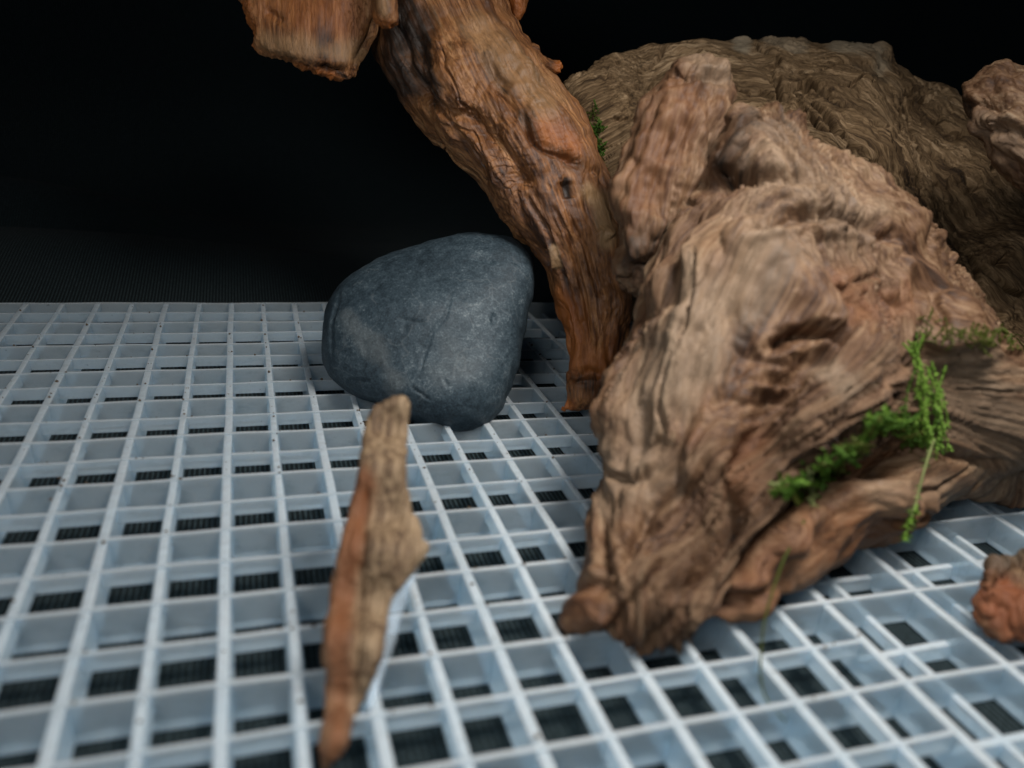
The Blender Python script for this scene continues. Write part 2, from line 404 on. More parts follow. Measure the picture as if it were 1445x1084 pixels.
def cloth_mat():
    b = NT('black_ribbed_cloth'); uv = b.attr('weave').outputs['Vector']
    sx = b.n('ShaderNodeSeparateXYZ'); b.l(uv, sx.inputs[0])
    rib = b.math('SINE', b.math('MULTIPLY', sx.outputs[0], 2*math.pi*19))
    rib = b.math('MULTIPLY_ADD', rib, .5, .5)
    thr = b.noise(b.scalevec(uv, (19, 60, 1)), 1.0, 3, .7); n2 = b.noise(uv, 1.2, 4, .6)
    f = b.math('MULTIPLY', b.math('POWER', rib, 2.), b.math('MULTIPLY_ADD', thr, 1.6, -.3))
    c = b.ramp(f, [(.0, (.004, .007, .008)), (.4, (.020, .033, .036)), (1, (.10, .14, .15))])
    p = b.n('ShaderNodeBsdfPrincipled'); b.set(p, Base_Color=c, Roughness=.85, Normal=b.bump(b.math('ADD', rib, b.math('MULTIPLY', thr, .6)), .7, .0004)); p.inputs['Specular IOR Level'].default_value = .12
    p.inputs['Sheen Weight'].default_value = .02
    return b.finish(p.outputs[0])
m_cloth = cloth_mat()

# ------------------------------------------------------------------ black cloth: table part and backdrop in one sheet
GZ = -.33
def build_cloth():
    nu, nv = 240, 260
    U = np.linspace(-26, 34, nu); Vv = np.linspace(-9, 44, nv)
    uu, vv = np.meshgrid(U, Vv, indexing='ij')
    yb = 15.5; R = 3.5; L = R*math.pi/2                 # table, bend, curtain
    t = np.clip(vv-yb, 0, L)/R
    y = np.minimum(vv, yb)+R*np.sin(t); z = GZ+R*(1-np.cos(t))+np.maximum(vv-yb-L, 0)
    P = np.stack([uu, y, z], -1).reshape(-1, 3); q = np.stack([uu, vv, 0*uu], -1).reshape(-1, 3)
    rise = sstep(8.6, 12, q[:, 1])
    f1 = noise(q*np.array([.09, .34, 1])+3.1)*.9; f2 = noise(q*np.array([.3, .12, 1])+8)*.5; f3 = noise(q*np.array([.16, .5, 1])+21)*.45
    hang = sstep(17, 21, q[:, 1])
    fold = np.sin(q[:, 0]*.75+1.2*noise(q*np.array([.12, .05, 1])))*.35*hang
    xx = q[:, 0]; yy = q[:, 1]
    b1 = .55*sstep(8.3, 11.2-.16*xx, yy)*sstep(13.2, 11.6-.16*xx, yy)*sstep(6, -3, xx)
    b2 = 1.25*np.exp(-((yy-14.6+.05*xx)/1.1)**2)*sstep(3, -6, xx)
    amp = rise*(f1*.2+f3*.12)*(1-hang)+b1+b2*(1-hang)+hang*(f2*.8+fold)
    nrm = np.stack([0*t, -np.sin(t), np.cos(t)], -1).reshape(-1, 3)
    P = P+nrm*amp[:, None]
    P[:, 2] = np.maximum(P[:, 2], GZ)
    I = np.arange(nu*nv).reshape(nu, nv); Q = np.stack([I[:-1, :-1], I[1:, :-1], I[1:, 1:], I[:-1, 1:]], -1).reshape(-1, 4)
    me = fast_mesh('backdrop_cloth', P*S, Q)
    at = me.attributes.new('weave', 'FLOAT_VECTOR', 'POINT'); at.data.foreach_set('vector', q.astype(np.float32).ravel())
    o = link('backdrop_cloth', me, m_cloth); tag(o, 'black ribbed cloth under the grid, rising as the dark backdrop', kind='structure')
build_cloth()

# ------------------------------------------------------------------ plastic grid, every bar a slat of its own
def bar_mesh(name, length, th, ztop, zbot, axis, draft=.012, bev=.014, seed=0):
    """bar along x or y from 0..length, drafted walls and a rounded top, sides very slightly wavy"""
    n = max(2, int(length/.25)); rs = np.random.RandomState(seed)
    prof = [(-th/2-draft, zbot), (-th/2-draft*.4, zbot+.5*(ztop-zbot)), (-th/2, ztop-bev), (-th/2+bev*.35, ztop-bev*.3), (-th/2+bev, ztop), (th/2-bev, ztop), (th/2-bev*.35, ztop-bev*.3), (th/2, ztop-bev), (th/2+draft*.4, zbot+.5*(ztop-zbot)), (th/2+draft, zbot)]
    lip = .022; prof = [(-th/2-lip, zbot), (-th/2-lip*.9, zbot+.012), (-th/2-draft, zbot+.05)]+prof[2:8]+[(th/2+draft, zbot+.05), (th/2+lip*.9, zbot+.012), (th/2+lip, zbot)]
    m = len(prof); V = []; ph = rs.rand(4)*6
    for i in range(n+1):
        s = length*i/n; wv = .004*math.sin(s*1.3+ph[0])+.003*math.sin(s*3.1+ph[1]); tz = .004*math.sin(s*2.2+ph[2])+.003*math.sin(s*5.3+ph[3])
        for (a, z) in prof:
            zz = z+(tz if z > zbot else 0)
            V.append((s, a+wv, zz) if axis == 'x' else (a+wv, s, zz))
    F = []
    for i in range(n):
        for j in range(m):
            a, b = i*m+j, i*m+(j+1) % m; c, d = (i+1)*m+(j+1) % m, (i+1)*m+j
            F.append((a, d, c, b) if axis == 'x' else (a, b, c, d))
    F.append(tuple(range(m)) if axis == 'x' else tuple(range(m))[::-1]); F.append(tuple(n*m+j for j in range(m))[::-1] if axis == 'x' else tuple(n*m+j for j in range(m)))
    me = mesh(name, np.array(V)*S, F, False)
    return me

grid = empty('plastic_grid', (0, 0, GZ)); tag(grid, 'translucent white plastic grid sheet lying on the black cloth', 'plastic grid')
X0, X1, Y0, Y1 = -6, 11, -5, 8
HI = -.31; LOWX = 5
def slat(x, y, me):
    o = link('slat', me, m_plastic, grid); o.location = (x*S, y*S, -GZ*S); return o
sd = 0
for j in range((Y1-Y0)*2+1):
    y = Y0+j*.5; sd += 1
    if j % 2 == 0:
        slat(X0, y, bar_mesh('slat', X1-X0, .052, 0, HI, 'x', seed=sd))
    else:
        slat(X0, y, bar_mesh('slat', LOWX-X0, .046, -.004, -.14, 'x', seed=sd))
        slat(LOWX, y, bar_mesh('slat', X1-LOWX, .075, -.19, HI-.004, 'x', seed=sd))
for i in range((X1-X0)*2+1):
    x = X0+i*.5; sd += 1
    if i % 2 == 0:
        slat(x, Y0, bar_mesh('slat', Y1-Y0, .090, -.008, HI+.004, 'y', seed=sd))
    elif x < LOWX:
        slat(x, Y0, bar_mesh('slat', Y1-Y0, .076, -.011, -.136, 'y', seed=sd))
    else:
        slat(x, Y0, bar_mesh('slat', Y1-Y0, .075, -.196, HI-.002, 'y', seed=sd))

# ------------------------------------------------------------------ stone
def c4(pts, x0, y0, s): return [(x0+a/s, y0+b/s) for a, b in pts]
stone_poly = c4([(225, 560), (230, 480), (260, 380), (310, 300), (400, 235), (500, 185), (600, 150), (700, 120), (800, 102), (880, 95), (960, 98), (1030, 115), (1085, 165), (1115, 215), (1118, 290), (1095, 400), (1070, 520), (1050, 640), (1020, 740), (980, 830), (930, 890), (870, 915), (800, 925), (720, 905), (640, 885), (560, 850), (480, 815), (380, 780), (310, 730), (260, 690), (230, 620)], 380, 300, 3.01)
def stone_relief(P, g, px, py, N):
    return .03*fbm(P*.8, 2)+.005*fbm(P*6, 4)-.010*sstep(.55, .75, fbm(P*4.3+5, 2))
stone_poly = [((x-604)*1.03+603, (y-470)*1.035+472) for x, y in stone_poly]
st = organic('smooth_stone', stone_poly, [(600, 350, 10.95), (600, 460, 10.55), (630, 590, 10.15)], .72, .09, 2, step=4, relief=stone_relief, mat=m_stone, smooth=3,
             strokes=[(c4([(780, 330), (750, 440), (690, 510), (650, 640), (640, 680)], 380, 300, 3.01), 2.2, -.03),
                      (c4([(300, 350), (270, 450), (265, 600)], 380, 300, 3.01), 3, -.03), (c4([(860, 190), (960, 205)], 380, 300, 3.01), 4, -.03),
                      (c4([(960, 430), (955, 475)], 380, 300, 3.01), 4, -.04), (c4([(550, 450), (660, 470)], 380, 300, 3.01), 2, -.03), (c4([(330, 715), (420, 715)], 380, 300, 3.01), 2, -.03),
                      (c4([(600, 740), (680, 800)], 380, 300, 3.01), 2, -.02), (c4([(740, 700), (760, 740)], 380, 300, 3.01), 2, -.03)],
             tints=[(c4([(350, 440), (400, 520), (480, 620), (540, 720)], 380, 300, 3.01), 14, 2, .4), (c4([(760, 600), (820, 640), (700, 680)], 380, 300, 3.01), 26, 2, .2)])
tag(st, 'smooth dark slate grey river stone resting on the white grid', 'stone')

# ------------------------------------------------------------------ driftwood
def wood_relief(low=.10, lowf=1.1, mid=.05, midf=1.6, gr=.03, grf=3.2, crack=.06, crackf=2.2, crackw=.05, swirl=.22, cthr=.0):
    def fn(P, g, px, py, N):
        warp = np.stack([noise(P*.8+1), noise(P*.8+9), noise(P*.8+21)], 1)
        gg = g+warp*swirl
        q_ = gg*np.array([1, 1, 1.7])*midf+5
        h = low*fbm(P*lowf+2, 3)+mid*(1.5*np.abs(noise(q_))+.8*np.abs(noise(q_*2.1+3))+.4*np.abs(noise(q_*4.3+8))-.8)
        env = sstep(-.35, .45, noise(P*1.1+31))
        h = h+gr*env*(ridge(gg*grf, 3, .55)*.5+.5*fbm(gg*np.array([1, 1, .6])*grf*4.2, 3))
        h = h+.010*fbm(P*7, 3)
        n = noise(gg*np.array([1, 1, .5])*crackf+4)+.22*noise(gg*crackf*3+2)
        mask = sstep(cthr, cthr+.25, noise(P*.75+14))
        return h-crack*(1-sstep(0, crackw, np.abs(n)))*mask
    return fn

# back log -------------------------------------------------------------------
back_poly = [(788, 118), (800, 105), (818, 98), (840, 96), (862, 83), (889, 71), (925, 67), (956, 69), (979, 62), (1010, 58), (1032, 58), (1043, 56), (1068, 67), (1090, 49), (1108, 46), (1130, 53), (1150, 60), (1179, 57), (1215, 58), (1246, 58), (1260, 74), (1269, 96), (1291, 107), (1327, 123), (1352, 132), (1400, 170), (1450, 250), (1500, 340), (1560, 480), (1560, 560), (1440, 560), (1200, 540), (1000, 500), (900, 460), (840, 380), (800, 260), (785, 170)]
log_b = organic('driftwood_log', back_poly, [(830, 130, 12.6), (950, 80, 13.4), (1100, 70, 13.6), (1240, 80, 13.4), (1330, 140, 13.6), (1330, 300, 13.1), (1000, 300, 12.4), (1180, 220, 12.7), (1450, 400, 12.6), (1200, 450, 12.2), (1450, 520, 12.2)], .42, .15, 3, step=6, mat=m_back, floor=.02,
    flows=[[(790, 210, 12.4), (900, 150, 12.3), (1000, 110, 12.4), (1090, 110, 12.4), (1160, 150, 12.3), (1240, 230, 12.2), (1310, 330, 12), (1400, 460, 12)], [(880, 330, 12), (1020, 260, 12), (1130, 260, 12), (1220, 360, 12), (1300, 480, 12)]], along=.12,
    relief=wood_relief(.12, 1.0, .06, 1.6, .06, 3.4, .18, 2.0, .08, .6, -.1),
    strokes=[([(1290, 110), (1320, 180), (1350, 260), (1400, 360)], 38, -.30), ([(1040, 62), (1075, 90), (1120, 120), (1180, 150), (1215, 210)], 9, -.06), ([(1150, 62), (1200, 110), (1260, 150)], 10, .07), ([(1205, 100), (1240, 95), (1250, 112)], 12, -.09),
             ([(1090, 110), (1130, 135), (1165, 165), (1185, 185)], 3.8, -.34), ([(1190, 140), (1215, 155), (1240, 175), (1268, 205)], 3.8, -.34), ([(1125, 150), (1160, 180), (1200, 195), (1225, 225)], 3.8, -.34),
             ([(1170, 215), (1200, 228), (1235, 232)], 3.8, -.34), ([(1085, 105), (1110, 118), (1140, 115), (1180, 135)], 3.8, -.34), ([(1040, 120), (1080, 125), (1110, 140)], 3.8, -.34), ([(1200, 205), (1205, 235)], 3.8, -.34), ([(1100, 100), (1100, 130)], 3.8, -.34), ([(1135, 107), (1140, 125)], 3.8, -.34),
             ([(862, 165), (880, 170), (900, 160)], 3.5, -.10), ([(870, 95), (900, 100), (930, 92)], 6, -.06), ([(910, 110), (940, 120), (955, 110)], 3.8, -.34), ([(1345, 320), (1380, 370), (1420, 410), (1445, 425)], 3.8, -.34), ([(1330, 390), (1380, 420)], 3.8, -.34), ([(1370, 365), (1385, 405)], 3.8, -.34)],
    tints=[([(1205, 95), (1245, 112)], 14, 1, .5), ([(1043, 64), (1050, 66)], 9, 2, 1.), ([(1180, 62), (1240, 66), (1250, 90)], 14, 2, .8), ([(1090, 55), (1130, 70)], 14, 2, .6)])
tag(log_b, 'grey-brown cracked driftwood log lying behind the others with a wavy top', 'driftwood')

# root standing behind the stone ------------------------------------------------
root_poly = [(500, -150), (515, -60), (522, 70), (549, 112), (566, 137), (586.5, 166), (615.6, 199), (644.7, 224), (674, 257), (699, 291), (712, 304), (728, 326), (745, 350), (762, 374), (774, 396), (781, 420), (790, 449.5), (799, 479), (803.6, 512.6), (801, 530), (795, 546), (799, 566), (790, 574), (783.6, 582), (786, 592), (802, 590), (815, 584), (838, 584), (862, 560), (885, 500), (893, 420), (884, 350), (866, 284), (861, 241), (848, 208), (836, 174), (815, 141), (794, 112), (776, 96), (760, 76), (748, 58), (733, 44), (725, 25), (715, -2), (705, -60), (690, -150)]
root = organic('driftwood_root', root_poly, [(600, -150, 11.6), (620, 0, 11.3), (680, 120, 11.0), (750, 230, 10.8), (820, 380, 10.7), (830, 500, 10.6), (800, 580, 10.45)], .8, .11, 3, step=5, mat=m_root, floor=.01,
    flows=[[(600, -150, 11.6), (640, 0, 11.2), (700, 130, 11), (770, 250, 10.8), (820, 380, 10.7), (835, 480, 10.6), (830, 600, 10.5)]], along=.10,
    relief=wood_relief(.07, 1.4, .05, 2.2, .03, 4.2, .05, 2.4, .045),
    strokes=[([(585, 45), (600, 90), (590, 130)], 9, -.10), ([(690, 78), (704, 104), (717, 119)], 4, -.06), ([(738, 160), (752, 196), (766, 210), (800, 222), (818, 236)], 4, -.07), ([(655, 165), (700, 195), (730, 240), (745, 270)], 16, -.14), ([(690, 90), (720, 150), (750, 195), (790, 215), (820, 240)], 8, -.06), ([(700, 40), (740, 110), (790, 170), (830, 240)], 16, .07),
             ([(580, 130), (640, 160), (690, 170)], 8, -.07), ([(648, 140), (658, 148), (650, 156)], 6, .06), ([(798, 256), (803, 280)], 7, -.09), ([(775, 345), (784, 362), (788, 382)], 6, .08), ([(768, 350), (776, 380)], 6, -.1),
             ([(740, 275), (770, 320), (800, 400), (815, 480)], 4, -.05), ([(780, 290), (805, 340), (825, 420), (835, 500)], 4, -.05), ([(800, 300), (830, 350), (845, 420)], 4, -.05), ([(845, 325), (862, 335)], 8, .07),
             ([(800, 535), (830, 525), (850, 530)], 8, -.10), ([(560, 20), (572, 90), (600, 150)], 12, -.1)],
    tints=[([(590, 30), (592, 90), (605, 125)], 26, 1, .7), ([(560, 0), (545, 80), (570, 125)], 26, 1, .75), ([(690, 75), (705, 105), (718, 120)], 12, 1, .42), ([(740, 160), (760, 205), (800, 225), (815, 235)], 13, 1, .48), ([(800, 257), (802, 276)], 8, 1, .75),
           ([(640, 260), (700, 320), (690, 290)], 14, 1, .45), ([(812, 535), (845, 545)], 22, 1, .6), ([(788, 583), (800, 570)], 14, 0, 1.), ([(800, 440), (815, 510)], 40, 0, .8), ([(770, 190), (800, 205)], 22, 0, .55), ([(830, 270), (850, 290), (855, 340)], 13, 2, .95), ([(783, 350), (788, 375)], 6, 2, .9), ([(680, 40), (720, 90), (770, 140)], 26, 2, .5)])
tag(root, 'long reddish brown driftwood root slanting down behind the grey stone', 'driftwood')

# sawn stub hanging at the top of the root
slab_poly = [(320, -140), (330, -30), (337, 0), (346, 25), (354, 37), (350, 62), (354, 75), (368, 78), (383, 83), (396, 84), (408, 89), (425, 98), (440, 102), (454, 108), (468, 117), (479, 120), (493, 118), (503, 104), (516, 79), (539, 41.5), (536, 29), (540, 0), (560, -140)]
def slab_relief(P, g, px, py, N):
    d, t = line_d([(335, -20), (350, 40), (353, 75), (408, 90), (454, 109), (486, 120), (505, 104)], px, py)
    e = np.exp(-(d/11)**2)
    return .012*fbm(P*2, 3)+.010*fbm(g*np.array([9, 9, 2.]), 3)+e*(.075*fbm(P*4, 4)-.03+.03*ridge(P*6, 2))
slab = organic('sawn_stub', slab_poly, [(350, 60, 10.6), (430, 40, 10.5), (520, 60, 10.75), (430, -100, 10.6), (350, -100, 10.6), (520, -100, 10.7)], .42, .09, 3, step=4, mat=m_root, relief=slab_relief, smooth=3, flat=.22,
    flows=[[(440, -140, 10.5), (436, 0, 10.4), (440, 130, 10.4)]], along=.4,
    strokes=[([(505, 100), (520, 60), (536, 20)], 10, -.10), ([(450, 92), (470, 104), (490, 100)], 7, -.12), ([(375, 12), (398, 30)], 6, -.05)],
    tints=[([(455, 98), (480, 108), (494, 112)], 7, 1, .7), ([(385, 0), (500, 10)], 50, 0, .45), ([(375, 58), (440, 70), (505, 78)], 18, 2, .6), ([(354, 72), (408, 91), (454, 108), (485, 118)], 8, 0, .9), ([(345, 10), (350, 40), (352, 62)], 14, 0, .9), ([(360, 84), (420, 100), (470, 120)], 4, 1, .4)], parent=None)
twig_poly = [(522, -140), (523, 0), (524, 22), (530, 33), (541, 40), (553, 45), (560, 38), (562, 22), (558, 0), (566, -140)]
twig = organic('broken_twig', twig_poly, [(540, 0, 10.15), (540, -140, 10.4)], .9, .06, 2, step=3, mat=m_root, relief=lambda P, g, px, py, N: .03*fbm(P*3, 3)+.035*fbm(P*9, 3)*sstep(15, 40, py),
    flows=[[(542, -140, 10.4), (541, 60, 10.1)]], tints=[([(530, 30), (560, 40)], 14, 0, 1.), ([(540, -40), (541, 20)], 14, 2, .6)])
knob_poly = [(712, -120), (716, 0), (722, 22), (728, 36), (738, 28), (743, 14), (746, 0), (752, -120)]
knob = organic('side_knob', knob_poly, [(730, 0, 11.5), (730, -120, 11.5)], .9, .07, 2, step=3, mat=m_root, relief=lambda P, g, px, py, N: .03*fbm(P*4, 3), flows=[[(732, -120, 11.5), (731, 50, 11.5)]], tints=[([(730, 0), (735, 20)], 22, 0, .8)])
stub_poly = [(745, 56), (761, 62), (763, 70), (760, 78), (774, 82), (786, 86), (793, 92), (792, 101), (782, 106), (765, 100), (745, 90)]
stub = organic('frayed_stub', stub_poly, [(750, 75, 11.2), (790, 96, 11.5)], .9, .05, 2, step=2, mat=m_root, relief=lambda P, g, px, py, N: .02*fbm(P*5, 3)+.06*np.maximum(0, fbm(P*16, 2))*sstep(778, 790, px), flows=[[(740, 70, 11.2), (800, 98, 11.5)]], tints=[([(788, 90), (791, 100)], 8, 0, 1.)])
for c_ in (slab, twig, knob, stub): c_.parent = root

# stub at the upper right ---------------------------------------------------------
ur_poly = [(1345, 129), (1350, 117), (1358, 107), (1380, 103), (1403, 98), (1412, 90), (1425, 87), (1436, 94), (1450, 96), (1520, 90), (1600, 110), (1600, 330), (1520, 330), (1470, 300), (1445, 277), (1429, 254), (1412, 237), (1389, 223), (1380, 196), (1360, 181), (1368, 163), (1356, 152)]
ur = organic('driftwood_branch', ur_poly, [(1360, 130, 10.4), (1450, 170, 10.2), (1580, 200, 10.4)], .7, .1, 3, step=4, mat=m_front,
    flows=[[(1345, 115, 10.3), (1430, 170, 10.1), (1600, 270, 10.2)]], relief=wood_relief(.10, 1.8, .07, 2, .03, 3.2, .05, 2.4, .06),
    strokes=[([(1385, 170), (1420, 165), (1470, 190)], 8, .10), ([(1360, 150), (1400, 150), (1440, 140)], 7, -.08), ([(1380, 190), (1420, 185)], 6, -.06)], tints=[([(1395, 175), (1440, 200)], 30, 2, .6), ([(1352, 140), (1370, 165)], 14, 1, .6)])
tag(ur, 'rough brown driftwood branch end jutting in at the upper right edge', 'driftwood')

# large front log -------------------------------------------------------------------
front_poly = [(1036, 152), (1050, 143), (1070, 142), (1086, 143), (1112, 150), (1130, 165), (1148, 187), (1170, 210), (1193, 232), (1246, 250), (1269, 263), (1287, 286), (1309, 295), (1331, 312), (1354, 344), (1376, 384), (1394, 424), (1411, 462), (1445, 520), (1500, 560), (1600, 620), (1600, 800), (1500, 790), (1445, 752), (1411, 716), (1380, 709), (1355, 696), (1313, 736), (1272, 756), (1220, 767), (1169, 795), (1133, 818), (1096, 860), (1075, 888), (1058, 893), (1029, 892), (988, 918), (947, 936), (912, 958), (879, 944), (843, 948), (806, 950), (784, 912), (773, 888), (777, 862), (804, 843), (818, 808), (823, 772), (825, 710), (843, 674), (858, 650), (843, 617), (830, 591), (846, 555), (856, 529), (869, 488), (890, 446), (908, 405), (926, 362), (944, 316), (968, 285), (992, 262), (1006, 230), (1014, 196)]
spur_poly = [(992, 67), (1010, 74), (1023, 94), (1037, 120), (1040, 150), (1034, 185), (1020, 230), (1010, 290), (990, 350), (960, 410), (920, 430), (890, 420), (872, 400), (866, 385), (867, 360), (876, 335), (871, 312), (865, 286), (867, 250), (880, 201), (894, 170), (912, 147), (943, 116), (952, 91), (978, 74)]
fl = organic('driftwood_stump', front_poly, [(1085, 170, 9.0), (1150, 280, 8.75), (1300, 330, 9.2), (1390, 450, 9.3), (1100, 450, 8.35), (950, 500, 8.4), (900, 650, 7.9), (1000, 700, 7.6), (1150, 600, 8.2), (1100, 780, 7.3), (850, 850, 6.75), (950, 900, 6.65), (1060, 850, 6.95), (1300, 600, 8.8), (1250, 720, 8.1), (1450, 640, 9.6), (1600, 700, 10.2), (980, 300, 8.8)], .58, .105, 2, step=6, kback=.6, mat=m_front, floor=.01,
    chains=[[(1345, 655, 8.5, 26), (1280, 690, 8.05, 34), (1200, 720, 7.6, 34), (1120, 765, 7.25, 36), (1060, 830, 6.9, 32), (980, 880, 6.7, 28)], [(1000, 242, 8.6, 12), (1016, 228, 8.5, 20)], [(1026, 205, 8.5, 14), (1042, 196, 8.45, 20)], [(1040, 172, 8.6, 16), (1062, 160, 8.65, 20)],
            [(1200, 530, 7.55, 62), (1130, 600, 7.3, 52), (1085, 680, 7.15, 36)], [(1060, 360, 7.95, 60), (980, 500, 7.75, 60), (910, 680, 7.35, 50), (850, 860, 6.7, 34)], [(1330, 480, 8.3, 60), (1400, 580, 8.8, 90)]],
    carves=[[(962, 268, 8.35, 12), (1020, 256, 8.2, 16), (1085, 246, 8.15, 10), (1140, 250, 8.15, 4)],
            [(1290, 470, 8.1, 8), (1275, 530, 7.8, 12), (1290, 600, 7.8, 14)]],
    flows=[[(1080, 140, 9), (1110, 300, 8.5), (1090, 450, 8), (1010, 620, 7.6), (930, 780, 7), (850, 930, 6.4)], [(1085, 140, 9), (1180, 300, 8.6), (1260, 450, 8.6), (1400, 600, 9), (1600, 700, 9.8)], [(1400, 660, 8.8), (1250, 710, 7.9), (1120, 770, 7.2), (980, 890, 6.6)]], along=.16,
    relief=lambda P, g, px, py, N: wood_relief(.15, .9, .12, 1.5, .04, 2.6, .13, 1.2, .06, .45, -.1)(P, g, px, py, N)*(1-.72*sstep(1290, 1370, px)*sstep(490, 550, py)),
    strokes=[([(1325, 630), (1290, 642), (1250, 655), (1200, 675), (1150, 702), (1075, 775), (1030, 830)], 15, -.40), ([(1170, 478), (1110, 545), (1060, 640), (1020, 740), (980, 810)], 20, -.30), ([(962, 268), (1020, 256), (1085, 246), (1140, 250)], 9, -.22), ([(1000, 252), (1040, 246), (1070, 244)], 11, -.35), ([(1100, 830), (1040, 862), (990, 888)], 8, -.14), ([(930, 700), (890, 780), (850, 840)], 7, -.16), ([(1085, 494), (1110, 478), (1140, 468), (1170, 466), (1200, 476)], 8, -.30), ([(1060, 320), (1120, 300), (1180, 300), (1230, 320), (1275, 365)], 9, -.12), ([(1050, 337), (1120, 320), (1190, 324), (1250, 362), (1290, 402)], 9, .09), ([(1190, 400), (1215, 425), (1215, 455)], 8, -.14), ([(1180, 405), (1205, 402), (1235, 390)], 6, -.10),
             ([(1310, 420), (1330, 445), (1325, 465)], 7, -.10), ([(1240, 420), (1270, 440)], 6, -.08), ([(1070, 320), (1085, 318)], 7, -.1), ([(905, 560), (900, 610), (880, 640)], 12, -.14), ([(850, 665), (880, 680), (920, 660)], 9, -.12), ([(840, 720), (850, 800), (835, 850)], 12, -.14), ([(870, 880), (850, 900), (845, 925)], 9, -.12), ([(960, 780), (900, 840), (860, 890)], 10, -.12), ([(1010, 760), (960, 850), (900, 920)], 9, -.11), ([(958, 840), (964, 845)], 8, -.14), ([(1250, 500), (1248, 560), (1235, 590)], 8, -.10), ([(1335, 640), (1380, 650), (1430, 660)], 7, -.1),
             ([(920, 560), (950, 500), (960, 430)], 9, .06), ([(1345, 500), (1400, 560)], 16, -.06), ([(1040, 740), (990, 800), (930, 850)], 10, -.1), ([(1000, 640), (960, 740), (900, 800)], 10, -.08), ([(1180, 200), (1200, 250), (1240, 290)], 8, -.06), ([(1000, 290), (1060, 280), (1120, 270)], 12, .05)],
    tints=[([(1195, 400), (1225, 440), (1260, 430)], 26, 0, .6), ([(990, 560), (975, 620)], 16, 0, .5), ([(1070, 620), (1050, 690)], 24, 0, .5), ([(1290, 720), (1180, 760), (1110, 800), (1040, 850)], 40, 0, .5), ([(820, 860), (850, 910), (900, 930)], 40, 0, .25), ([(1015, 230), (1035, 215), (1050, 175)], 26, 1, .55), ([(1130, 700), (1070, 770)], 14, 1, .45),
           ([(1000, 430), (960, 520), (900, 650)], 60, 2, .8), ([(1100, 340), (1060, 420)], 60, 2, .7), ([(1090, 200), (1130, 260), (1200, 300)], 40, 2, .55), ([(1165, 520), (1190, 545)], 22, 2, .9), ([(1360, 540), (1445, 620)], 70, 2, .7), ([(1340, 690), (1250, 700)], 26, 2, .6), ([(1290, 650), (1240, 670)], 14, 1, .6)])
tag(fl, 'large weathered brown driftwood stump in the foreground with green moss in its crevice', 'driftwood')
spur = organic('spur', spur_poly, [(990, 90, 9.35), (930, 230, 9.2), (900, 350, 9.0), (980, 330, 9.2)], .7, .09, 2, step=4, mat=m_front,
    chains=[[(882, 372, 8.8, 10), (900, 352, 8.68, 17), (930, 325, 8.68, 16)]], carves=[[(865, 412, 8.5, 12), (900, 425, 8.4, 8)]],
    flows=[[(995, 60, 9.4), (960, 150, 9.2), (920, 260, 9), (905, 400, 8.8)]], along=.16, relief=wood_relief(.11, 2.0, .08, 2, .06, 3, .08, 2, .05),
    strokes=[([(945, 102), (970, 112), (1000, 104), (1028, 118)], 7, -.15), ([(1000, 72), (1010, 95)], 5, -.08), ([(950, 160), (930, 240), (905, 300)], 6, -.05), ([(985, 140), (975, 200), (950, 260)], 7, -.05)],
    tints=[([(885, 370), (910, 352), (940, 330)], 30, 1, .55), ([(990, 80), (1010, 100)], 26, 2, .7), ([(960, 150), (910, 260)], 50, 0, .35)], parent=fl)

# small chunk at the right ------------------------------------------------------------
ck_poly = [(1445, 777), (1428, 784), (1411, 793), (1396, 806), (1386, 818), (1378, 839), (1380, 870), (1396, 893), (1422, 897), (1450, 888), (1500, 875), (1530, 840), (1520, 790), (1480, 775)]
ck = organic('wood_chunk', ck_poly, [(1380, 840, 7.0), (1450, 800, 7.4), (1450, 890, 6.95), (1520, 830, 7.4)], .7, .04, 2, step=3, mat=m_chunk, floor=.005, smooth=1,
    flows=[[(1440, 780, 7.1), (1436, 900, 6.9)]], along=.2, relief=wood_relief(.06, 2.4, .11, 3.2, .07, 3.4, .05, 3, .07), tints=[([(1400, 850), (1500, 850)], 46, 0, .9), ([(1395, 795), (1450, 780), (1520, 775)], 17, 2, 1.)])
tag(ck, 'small reddish brown chunk of wood on the grid at the right edge', 'wood chunk')

# splinter standing in a cell ---------------------------------------------------------
sp_poly = c4([(330, 55), (355, 42), (378, 47), (392, 70), (386, 120), (385, 200), (388, 290), (395, 372), (412, 381), (417, 420), (416, 450), (437, 462), (434, 476), (405, 515), (375, 562), (345, 620), (325, 720), (310, 780), (280, 850), (240, 925), (220, 1000), (206, 1045), (182, 1062), (164, 1092), (146, 1094), (158, 1000), (170, 900), (166, 805), (155, 792), (165, 700), (180, 560), (190, 500), (215, 400), (240, 310), (252, 260), (265, 200), (280, 110), (300, 70)], 380, 540, 1.992)
sp = organic('wood_splinter', sp_poly, [(560, 570, 6.9), (545, 700, 6.45), (530, 800, 6.1), (500, 950, 5.6), (470, 1080, 5.2)], .42, .016, 1, step=1.5, mat=m_splinter, smooth=1, flat=.055,
    flows=[[(558, 540, 6.9), (530, 800, 6.1), (465, 1100, 5.1)]], along=.10, relief=lambda P, g, px, py, N: .03*fbm(P*2, 3)+.035*ridge(g*4.5, 3, .6)*.5,
    strokes=[(c4([(275, 300), (265, 450), (255, 650), (240, 880)], 380, 540, 1.992), 5, -.05)],
    tints=[(c4([(262, 290), (222, 450), (205, 640), (205, 800), (200, 960), (190, 1060)], 380, 540, 1.992), 27, 0, 1.)])
tag(sp, 'thin tan and rust wood splinter standing upright in the grid before the stone', 'wood splinter')

